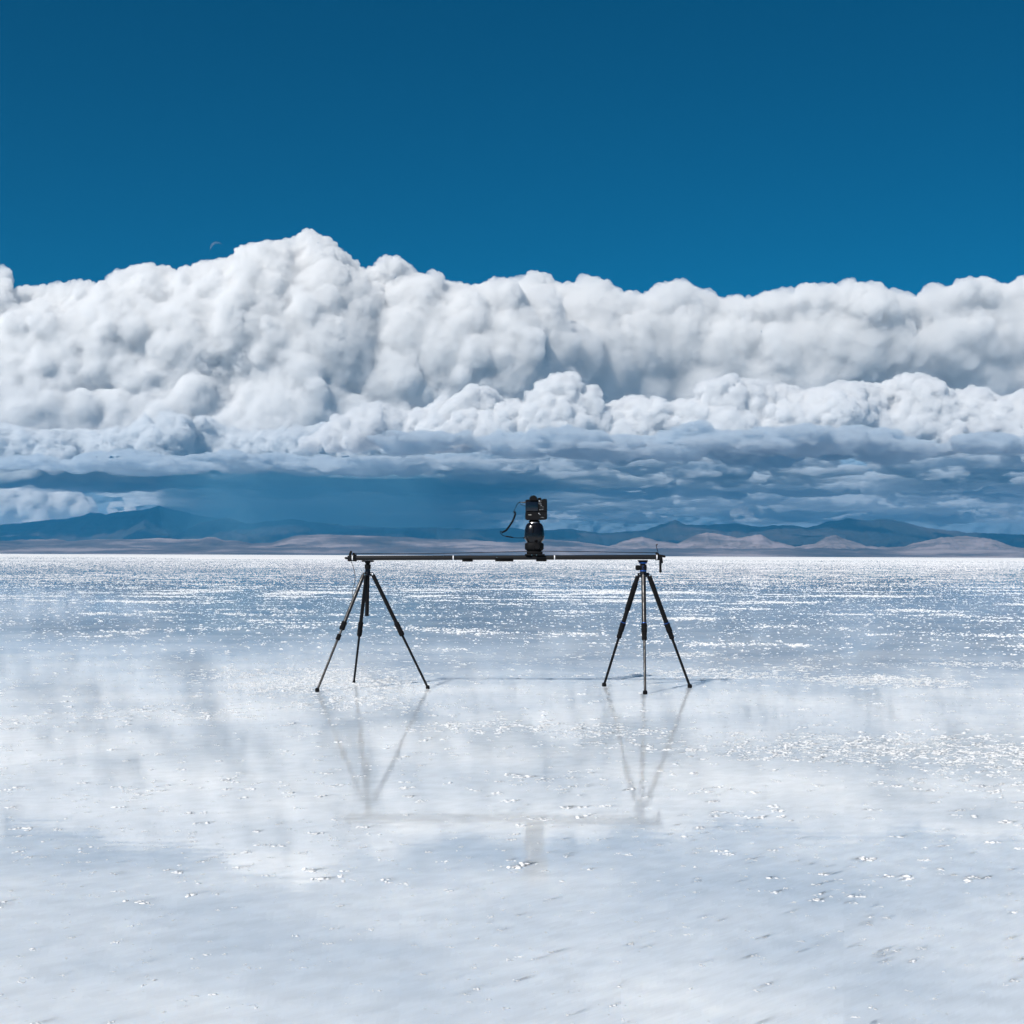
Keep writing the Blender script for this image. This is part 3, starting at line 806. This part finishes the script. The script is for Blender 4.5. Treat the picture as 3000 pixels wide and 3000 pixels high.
# ---- tripods
def leg_parts(root, top, knee, foot, r_up, r_low, mat_up, locks, pad, blue=False, foam=None, sheen=m_carbon):
    top, foot = V(top), V(foot)
    knee = V(knee)
    leg = part("leg", rod(top, knee, r_up, r_up * .94, 24), mat_up, root)
    d = (foot - knee).normalized()
    part("lower_tube", rod(knee - d * .01, foot, r_low, r_low * .93, 20), sheen, leg)
    L = (foot - knee).length
    pos = 0.0
    for k, (s, ln, r) in enumerate(locks):
        a = knee + d * s; b = knee + d * (s + ln)
        part("leg_lock", turned(bmesh.new(), a, b, [(0, r * .85), (.06, r), (.3, r), (.34, r * .93), (.5, r * .93), (.54, r), (.92, r * .97), (1, r * .8)], 24), m_foam, leg)
        if blue and k == 0:
            part("lock_ring", turned(bmesh.new(), a - d * .003, a + d * .0008, [(0, r * .9), (1, r * .9)], 24), m_blue, leg)
    if foam:
        s0, s1, r = foam
        u = (knee - top)
        part("foam_grip", turned(bmesh.new(), top + u * s0, top + u * s1, [(0, r * .8), (.02, r), (.98, r), (1, r * .85)], 24), m_foam, leg)
    bm = bmesh.new()
    turned(bm, foot + Vector((0, 0, pad[1])), Vector((foot.x, foot.y, 0.0)), [(0, pad[0] * .6), (.25, pad[0]), (.8, pad[0] * 1.03), (1, pad[0] * .85)], 20)
    part("rubber_foot", bm, m_foam, leg)
    return leg

def ground_pt(X, Y):
    """where the sight line through X, Y meets the ground"""
    a = px(X, Y, 1.0); k = CAM_H / (CAM_H - a[2])
    return np.array([a[0] * k, a[1] * k, 0.0])

# left tripod
tl = thing("tripod", (-.88, DR, 0), "left tripod, all black with a long centre column hanging down", "tripod")
gl = [ground_pt(929.5, 2027), ground_pt(1037, 2001), ground_pt(1253, 2018.5)]
ax = at(1077.5, 1650).x
def tz(Y): return at(1077.5, Y).z
part("mounting_plate", block(bmesh.new(), Vector((ax, DR, tz(1644))), (33 * S, .07, 4.2 * S), .0012), m_black, tl)
bm = bmesh.new()
turned(bm, (ax, DR, tz(1645.5)), (ax, DR, tz(1654)), [(0, 8.5 * S), (.45, 8.3 * S), (.6, 5.7 * S), (1, 5.7 * S)], 28)
part("head_neck", bm, m_black, tl)
bm = bmesh.new()
turned(bm, (ax, DR, tz(1652.5)), (ax, DR, tz(1667)), [(0, 6 * S), (.1, 8.7 * S), (.25, 9.1 * S), (.75, 9.1 * S), (.92, 8.4 * S), (1, 7.6 * S)], 28)
part("ball_head", bm, m_black, tl)
bm = bmesh.new()
turned(bm, (ax, DR, tz(1666)), (ax, DR, tz(1687)), [(0, 7.3 * S), (.04, 7.6 * S), (.3, 7.5 * S), (.5, 8.2 * S), (.75, 10.2 * S), (.98, 10.6 * S), (1, 8.5 * S)], 28)
sp = part("spider", bm, m_gloss, tl)
part("centre_column", rod((ax - 0 * S, DR, tz(1686)), (ax - 1.5 * S, DR, tz(1803)), 5.7 * S, 5.7 * S, 24), m_black, tl)
part("column_cap", rod((ax - 1.5 * S, DR, tz(1800)), (ax - 1.5 * S, DR, tz(1805)), 6.1 * S, 6.1 * S, 24), m_black, tl)

def tripod_legs(root, axx, hubY, feet, hub_r, spec):
    for gfoot, (kneeY, kneeX, r_up, r_low, mat, locks, pad, blue, foam, sheen) in zip(feet, spec):
        d = np.array([gfoot[0] - axx, gfoot[1] - DR]); d /= np.linalg.norm(d)
        hz_ = tz(hubY)
        top = Vector((axx + d[0] * hub_r, DR + d[1] * hub_r, hz_))
        foot = Vector((gfoot[0], gfoot[1], pad[1] * .8))
        t = (hz_ - tzd(kneeY, gfoot, axx)) / (hz_ - foot.z)
        knee = top + (foot - top) * t
        # pivot ear joining the leg to the spider
        inner = Vector((axx + d[0] * hub_r * .25, DR + d[1] * hub_r * .25, hz_ + 2 * S))
        part("leg_hinge", round_rod(inner, top + Vector((d[0], d[1], 0)) * 2.5 * S + Vector((0, 0, 1.5 * S)), r_up * .95, r_up * 1.0), m_gloss, root)
        perp = Vector((-d[1], d[0], 0))
        if perp.y > 0: perp = -perp
        if abs(perp.y) > .3:
            pv = top + Vector((0, 0, 1.0 * S))
            part("pivot_bolt", turned(bmesh.new(), pv + perp * (r_up * .9), pv + perp * (r_up * 1.12), [(0, 2.4 * S), (.7, 2.4 * S), (1, 1.6 * S)], 14), m_silver, root)
        leg_parts(root, top, knee, foot, r_up, r_low, mat, locks, pad, blue, foam, sheen)
def tzd(Y, gfoot, axx):
    # height at row Y for a leg roughly halfway between hub and foot
    dep = DR * .45 + gfoot[1] * .55
    return float(px(1500, Y, dep)[2])
tripod_legs(tl, ax, 1684, gl, .032, [
    (1826, 0, 5.6 * S, 3.5 * S, m_carbon, [(-.004, .052, 8.2 * S), (.078, .036, 6.6 * S)], (6.0 * S, .013), False, None, m_carbon),
    (1826, 0, 5.6 * S, 3.5 * S, m_black, [(-.004, .095, 7.6 * S)], (4.2 * S, .010), False, None, m_black),
    (1828, 0, 6.0 * S, 3.6 * S, m_black, [(-.006, .088, 7.8 * S)], (5.6 * S, .012), False, None, m_black)])

# right tripod
ax2 = at(1884.5, 1650).x
tr = thing("tripod", (ax2, DR, 0), "right tripod with bright blue rings on its head and legs", "tripod")
gr = [ground_pt(1770, 2011), ground_pt(1890, 2034), ground_pt(2021, 2015.5)]
part("mounting_plate", turned(bmesh.new(), (ax2 - S, DR, tz(1637.6)), (ax2 - S, DR, tz(1644)), [(0, 14.6 * S), (.5, 14.6 * S), (.7, 13.8 * S), (1, 13 * S)], 30), m_black, tr)
part("blue_ring", turned(bmesh.new(), (ax2 - S, DR, tz(1643.6)), (ax2 - S, DR, tz(1648)), [(0, 12 * S), (.2, 12.3 * S), (.8, 12.3 * S), (1, 11 * S)], 30), m_blue, tr)
part("head_neck", rod((ax2 - S, DR, tz(1647)), (ax2 - S, DR, tz(1652.5)), 8.4 * S), m_black, tr)
hd = part("ball_head", turned(bmesh.new(), (ax2, DR, tz(1651)), (ax2, DR, tz(1668)), [(0, 8.2 * S), (.12, 10 * S), (.4, 10.6 * S), (.8, 10.4 * S), (1, 9.8 * S)], 30), m_black, tr)
part("head_knob", turned(bmesh.new(), (ax2 - 8 * S, DR - .004, tz(1660)), (ax2 - 22.5 * S, DR - .006, tz(1660)), [(0, 6 * S), (.3, 7.2 * S), (.75, 7.6 * S), (.93, 6.6 * S), (1, 5 * S)], 22), m_foam, hd)
bm = bmesh.new()
pts = [(ax2 + 2.5 * S + math.cos(a) * 5.2 * S, DR - 10.45 * S + 0.3 * S * (1 - math.cos(a)), tz(1659.5) + math.sin(a) * 5.2 * S) for a in np.linspace(1.9, 4.6, 12)]
tube(bm, pts, .55 * S, 6)
part("blue_mark", bm, m_blue, hd)
part("blue_ring", turned(bmesh.new(), (ax2, DR, tz(1667.2)), (ax2, DR, tz(1670.8)), [(0, 9.9 * S), (.2, 10.2 * S), (.8, 10.2 * S), (1, 9.6 * S)], 30), m_blue, tr)
part("spider", turned(bmesh.new(), (ax2, DR, tz(1670.4)), (ax2, DR, tz(1687.5)), [(0, 9.5 * S), (.3, 9.9 * S), (.5, 10.6 * S), (.92, 10.4 * S), (1, 9 * S)], 28), m_alu, tr)
tripod_legs(tr, ax2, 1683, gr, .037, [
    (1822, 0, 6.6 * S, 3.9 * S, m_black, [(0, .060, 8.4 * S), (.060, .042, 7.4 * S)], (6.6 * S, .013), True, (.16, .74, 8.0 * S), m_black),
    (1826, 0, 7.0 * S, 3.9 * S, m_carbon, [(0, .058, 8.6 * S), (.058, .045, 7.6 * S)], (6.4 * S, .013), True, None, m_carbon),
    (1824, 0, 7.1 * S, 4.0 * S, m_foam, [(0, .060, 8.6 * S), (.060, .042, 7.4 * S)], (6.6 * S, .013), True, None, m_black)])

# ---- pan and tilt head on the carriage
hx = at(1566.3, 1600).x
def zz(Y): return at(1566, Y).z
head = thing("motorised_camera_head", (hx, DR, zz(1623.2)), "glossy black motorised head standing on the slider carriage under the camera", "camera head")
part("base_plate", block(bmesh.new(), (hx, DR, zz(1619.4)), (46 * S, .10, 7.6 * S), .003), m_black, head)
def barrel(y0, y1, prof, n=40, sq=1.0):
    bm = bmesh.new(); rings = []
    for t, rx in prof:
        z = zz(y0) + (zz(y1) - zz(y0)) * t
        r = []
        for i in range(n):
            a = 2 * math.pi * i / n; c, s = math.cos(a), math.sin(a)
            e = 2 / 2.6
            r.append(bm.verts.new((hx - S + math.copysign(abs(c) ** e, c) * rx * S, DR + math.copysign(abs(s) ** e, s) * rx * S * .95, z)))
        rings.append(r)
    loft(bm, rings); return bm
part("lower_drum", barrel(1589, 1616.5, [(0, 19), (.04, 23), (.12, 27), (.2, 27.8), (.68, 27.8), (.78, 26), (.92, 21.5), (1, 20.5)]), m_black, head)
part("upper_body", barrel(1530.5, 1590, [(0, 13), (.02, 17), (.08, 22), (.18, 25.6), (.35, 28.2), (.55, 29.6), (.72, 30), (.8, 29), (.88, 26), (.96, 22.5), (1, 22)]), m_gloss, head)
part("groove", block(bmesh.new(), (at(1560.5, 1554).x, DR - 26.6 * S, zz(1552)), (3.4 * S, .012, 21 * S), .002), m_foam, head)
part("dial_knob", turned(bmesh.new(), g(1573, 1601, DR - 24 * S), g(1573, 1601, DR - 31 * S), [(0, 9 * S), (.7, 8.8 * S), (1, 7.4 * S)], 26), m_black, head)
part("trim_ring", barrel(1529.6, 1532.6, [(0, 16.2), (.5, 17.5), (1, 18)]), m_silver, head)
part("neck", barrel(1523.6, 1531.6, [(0, 11), (.15, 14.5), (.5, 17), (.62, 16.2), (.9, 13), (1, 13)]), m_black, head)
part("socket", turned(bmesh.new(), g(1541, 1575.8, DR - .004), g(1532, 1575.8, DR - .004), [(0, 1.9 * S), (1, 1.5 * S)], 12), m_black, head)

# ---- camera
DC = DR - .012
camx = thing("camera", (at(1571, 1500, DC).x, DC, at(1571, 1523.4, DC).z), "black camera with a battery grip on top of the motorised head", "camera")
CY = DC                                       # middle of the body
back = DC - .030                              # plane of the back
def k(X, Y, d=None): return at(X, Y, back if d is None else d)
def outline(pts, y0, y1, bev=.003):
    bm = bmesh.new()
    a = [bm.verts.new((k(X, Y).x, y0, k(X, Y).z)) for X, Y in pts]
    fc = bm.faces.new(a)
    r = bmesh.ops.extrude_face_region(bm, geom=[fc])
    vs = [v for v in r['geom'] if isinstance(v, bmesh.types.BMVert)]
    bmesh.ops.translate(bm, verts=vs, vec=(0, y1 - y0, 0))
    bmesh.ops.bevel(bm, geom=list(bm.edges), offset=bev, segments=3, affect='EDGES', clamp_overlap=True)
    return bm
part("body", outline([(1539.8, 1463.8), (1552, 1463.3), (1575, 1462.8), (1586.5, 1463.8), (1591, 1461.4), (1600, 1461.2), (1602.6, 1464), (1602.8, 1498.6), (1539.5, 1498.6)], back, back + .062, .0022), m_black, camx)
part("battery_grip", outline([(1539.0, 1499.2), (1602.8, 1499.0), (1602.8, 1519), (1600, 1522), (1575, 1523.4), (1543, 1523.2), (1539, 1519.5)], back, back + .066, .0022), m_black, camx)
part("hand_grip", block(bmesh.new(), (k(1596, 1492).x, back + .066, k(1596, 1492).z), (15 * S, .05, 58 * S), .008, seg=4), m_foam, camx)
part("viewfinder", outline([(1551, 1467), (1550.8, 1461), (1552.5, 1455), (1558, 1452), (1565, 1451), (1570, 1453.4), (1573.8, 1458), (1574.6, 1467)], back - .014, back + .05, .003), m_foam, camx)
part("top_dial", turned(bmesh.new(), k(1580.3, 1464, back + .028), k(1580.3, 1458.2, back + .028), [(0, 5.4 * S), (.85, 5.4 * S), (1, 4.8 * S)], 24), m_black, camx)
part("screen", block(bmesh.new(), (k(1558.5, 1482).x, back - .0022, k(1558.5, 1483.5).z), (34.5 * S, .006, 27 * S), .0015), m_screen, camx)
part("lens", turned(bmesh.new(), (k(1562, 1482).x, back + .06, k(1562, 1482).z), (k(1562, 1482).x, back + .15, k(1562, 1482).z), [(0, .032), (.2, .034), (.25, .031), (.8, .036), (.95, .036), (1, .033)], 32), m_black, camx)
# keys and printed marks on the back, scattered as in the photo
for X, Y, w, h in ((1580.2, 1467.8, 2.4, .9), (1584.9, 1467.9, 1.0, 1.0), (1579.4, 1474.4, 1.2, 1.2), (1582.4, 1472.4, .8, .7), (1584.7, 1475.8, .9, 1.2), (1581.8, 1477.6, .9, .9),
                   (1585.6, 1480.3, 1.4, .7), (1590.6, 1485.2, 1.2, .9), (1582, 1493.4, 1.3, 1.2), (1587.9, 1493.1, 1.0, 1.2), (1590.8, 1491.3, 1.0, 1.0), (1578.8, 1504.3, .9, 2.0), (1582, 1507.7, 1.0, 1.4)):
    part("button", turned(bmesh.new(), k(X, Y, back + .001), k(X, Y, back - .0016), [(0, max(w, h) * S * .72), (.8, max(w, h) * S * .72), (1, max(w, h) * S * .5)], 12), m_key, camx)
for X, Y, r in ((1586.3, 1486.5, 4.2), (1589.3, 1507, 2.0), (1596.7, 1508.4, 2.4), (1580.3, 1485.3, 1.6)):
    part("button", turned(bmesh.new(), k(X, Y, back + .001), k(X, Y, back - .0016), [(0, r * S), (.8, r * S), (1, r * S * .9)], 20), m_alu, camx)
def lettering(name, txt, X, Y, h, mat, w=None):
    cu = bpy.data.curves.new(name, 'FONT'); cu.body = txt; cu.size = h * S * 1.4; cu.extrude = .0002; cu.align_x = 'CENTER'; cu.align_y = 'CENTER'
    o = bpy.data.objects.new(name, cu); sc.collection.objects.link(o)
    dg = bpy.context.evaluated_depsgraph_get()
    me = bpy.data.meshes.new_from_object(o.evaluated_get(dg))
    bpy.data.objects.remove(o); bpy.data.curves.remove(cu)
    bm = bmesh.new(); bm.from_mesh(me); bpy.data.meshes.remove(me)
    xs = [v.co.x for v in bm.verts]; cw = max(xs) - min(xs)
    sx = (w * S / cw) if w else 1
    M = Matrix.Translation(k(X, Y, back - .0006)) @ Matrix.Rotation(math.pi / 2, 4, 'X') @ Matrix.Diagonal((sx, 1, 1, 1))
    bmesh.ops.transform(bm, matrix=M, verts=bm.verts)
    return part(name, bm, mat, camx, smooth=False)
lettering("maker_lettering", "SONY", 1552.6, 1508.3, 2.2, m_mark, 9.6)
lettering("type_lettering", "\u03b17R", 1588.5, 1516.3, 2.8, plain("dull_lettering", (.30, .31, .32), .5), 8.5)
part("cable_plug", turned(bmesh.new(), k(1541, 1471.6, DR - .006), k(1523.5, 1472.4, DR - .006), [(0, 2.2 * S), (.3, 2.3 * S), (.75, 1.5 * S), (1, .9 * S)], 12), plain("grey_plug", (.05, .055, .06), .5), camx)
part("strap_wire", tube(bmesh.new(), smoothpath([k(1540, 1482.3, DR - .006), k(1533, 1480.6, DR - .006), k(1525, 1477.4, DR - .006)]), .8 * S, 8), m_black, camx)

# ---- coiled release cable from head to camera
DQ = DR - .006
def q(X, Y, d=DQ): return at(X, Y, d)
cab = thing("coiled_cable", q(1470, 1560), "black coiled cable looping out to the left between the camera and the motorised head", "cable")
part("thin_lead", tube(bmesh.new(), smoothpath([q(1524, 1472.3), q(1519, 1473.5), q(1514, 1480), q(1509.5, 1489.5), q(1505.5, 1497), q(1505, 1501), q(1508, 1502)]), .85 * S, 8), m_black, cab)
part("lead_knot", round_rod(q(1521, 1470), q(1523.5, 1472.6), 1.7 * S), m_black, cab)
path = smoothpath([q(1507, 1498.5), q(1509.6, 1503), q(1508.8, 1509), q(1503.5, 1524), q(1496, 1536), q(1488.5, 1547), q(1481, 1555), q(1469.8, 1560)], 10)
cum = [0]
for a, b in zip(path, path[1:]): cum.append(cum[-1] + (b - a).length)
def on_path(s):
    for i in range(len(path) - 1):
        if cum[i + 1] >= s:
            t = (s - cum[i]) / (cum[i + 1] - cum[i]); return path[i].lerp(path[i + 1], t), (path[i + 1] - path[i]).normalized()
    return path[-1], (path[-1] - path[-2]).normalized()
coil = []; turns = 30; N = turns * 10
for i in range(N + 1):
    s = cum[-1] * i / N; p0, t = on_path(s)
    xx = t.cross(Vector((0, 1, 0))).normalized(); yy = t.cross(xx)
    a = 2 * math.pi * i / 10
    coil.append(p0 + xx * math.cos(a) * 2.2 * S + yy * math.sin(a) * 2.2 * S)
part("coil", tube(bmesh.new(), coil, 1.05 * S, 6), m_black, cab)
part("thin_lead", tube(bmesh.new(), smoothpath([q(1470, 1558.5), q(1466.6, 1555.6), q(1465.5, 1558.5), q(1468, 1564), q(1474, 1568.8), q(1481, 1571), q(1495, 1573.4), q(1510, 1575.6), q(1534, 1575.8)]), .85 * S, 8), m_black, cab)
part("inline_plug", turned(bmesh.new(), q(1480, 1570.6), q(1505, 1575.2), [(0, .9 * S), (.1, 1.9 * S), (.42, 2.1 * S), (.44, 1.7 * S), (.48, 1.7 * S), (.5, 2.2 * S), (.8, 1.9 * S), (1, .9 * S)], 12), m_black, cab)

# ---- thin cable drooping at the left end
o = part("hanging_cable", tube(bmesh.new(), smoothpath([g(1027.5, 1643), g(1033, 1655), g(1037.5, 1670), g(1040.4, 1690), g(1039, 1708), g(1034, 1726), g(1032, 1738), g(1033.5, 1750)], 8), .85 * S, 8), m_black)
tag(o, "thin black cable drooping from the left end of the slider to the tripod leg", "cable")
def moon():
    D = 90000.; c = px(635, 727, D); R = 19.0 * D / F_PX
    d = V(c - np.array([0, 0, CAM_H])).normalized()
    right = d.cross(Vector((0, 0, 1))).normalized(); up = right.cross(d)
    bm = bmesh.new()
    # lune between the lit limb and the terminator, given real thickness
    nA, nB = 40, 8
    lit = math.radians(118)
    rows = []
    for s in (0, 1):
        grid = []
        for i in range(nA + 1):
            a = lit + math.radians(-88 + 176 * i / nA)
            w = math.cos(math.radians(-88 + 176 * i / nA))
            line = []
            for j in range(nB + 1):
                t = j / nB
                r_in = 1 - .34 * w
                r = 1 + (r_in - 1) * t
                bulge = math.sqrt(max(1 - r * r, 0)) * .6
                p = V(c) + right * (math.cos(a) * R * r) + up * (math.sin(a) * R * r) + d * R * (-bulge if s == 0 else .12)
                line.append(bm.verts.new(p))
            grid.append(line)
        rows.append(grid)
    for s, gr_ in enumerate(rows):
        for i in range(nA):
            for j in range(nB):
                bm.faces.new((gr_[i][j], gr_[i + 1][j], gr_[i + 1][j + 1], gr_[i][j + 1]))
    for j in (0, nB):
        for i in range(nA):
            bm.faces.new((rows[0][i][j], rows[0][i + 1][j], rows[1][i + 1][j], rows[1][i][j]))
    m, n, l = new_mat("moon_rock")
    out = n.new("ShaderNodeOutputMaterial"); df = n.new("ShaderNodeBsdfDiffuse"); tr_ = n.new("ShaderNodeBsdfTransparent"); mx = n.new("ShaderNodeMixShader")
    geo = n.new("ShaderNodeNewGeometry"); nz = n.new("ShaderNodeTexNoise"); nz.inputs['Scale'].default_value = 1 / 250.0; nz.inputs['Detail'].default_value = 4
    l.new(geo.outputs['Position'], nz.inputs['Vector'])
    mr = n.new("ShaderNodeMapRange"); mr.inputs[1].default_value = .3; mr.inputs[2].default_value = .7; mr.inputs[3].default_value = .02; mr.inputs[4].default_value = .22
    l.new(nz.outputs[0], mr.inputs[0]); l.new(mr.outputs[0], mx.inputs[0])
    df.inputs[0].default_value = (.36, .40, .46, 1)
    l.new(tr_.outputs[0], mx.inputs[1]); l.new(df.outputs[0], mx.inputs[2]); l.new(mx.outputs[0], out.inputs[0])
    bmesh.ops.recalc_face_normals(bm, faces=bm.faces)
    me = bpy.data.meshes.new("moon"); bm.to_mesh(me); bm.free(); me.materials.append(m)
    ob = bpy.data.objects.new("moon", me); sc.collection.objects.link(ob)
    tag(ob, "faint pale crescent of the day moon above the cloud at the left", "moon")
moon()
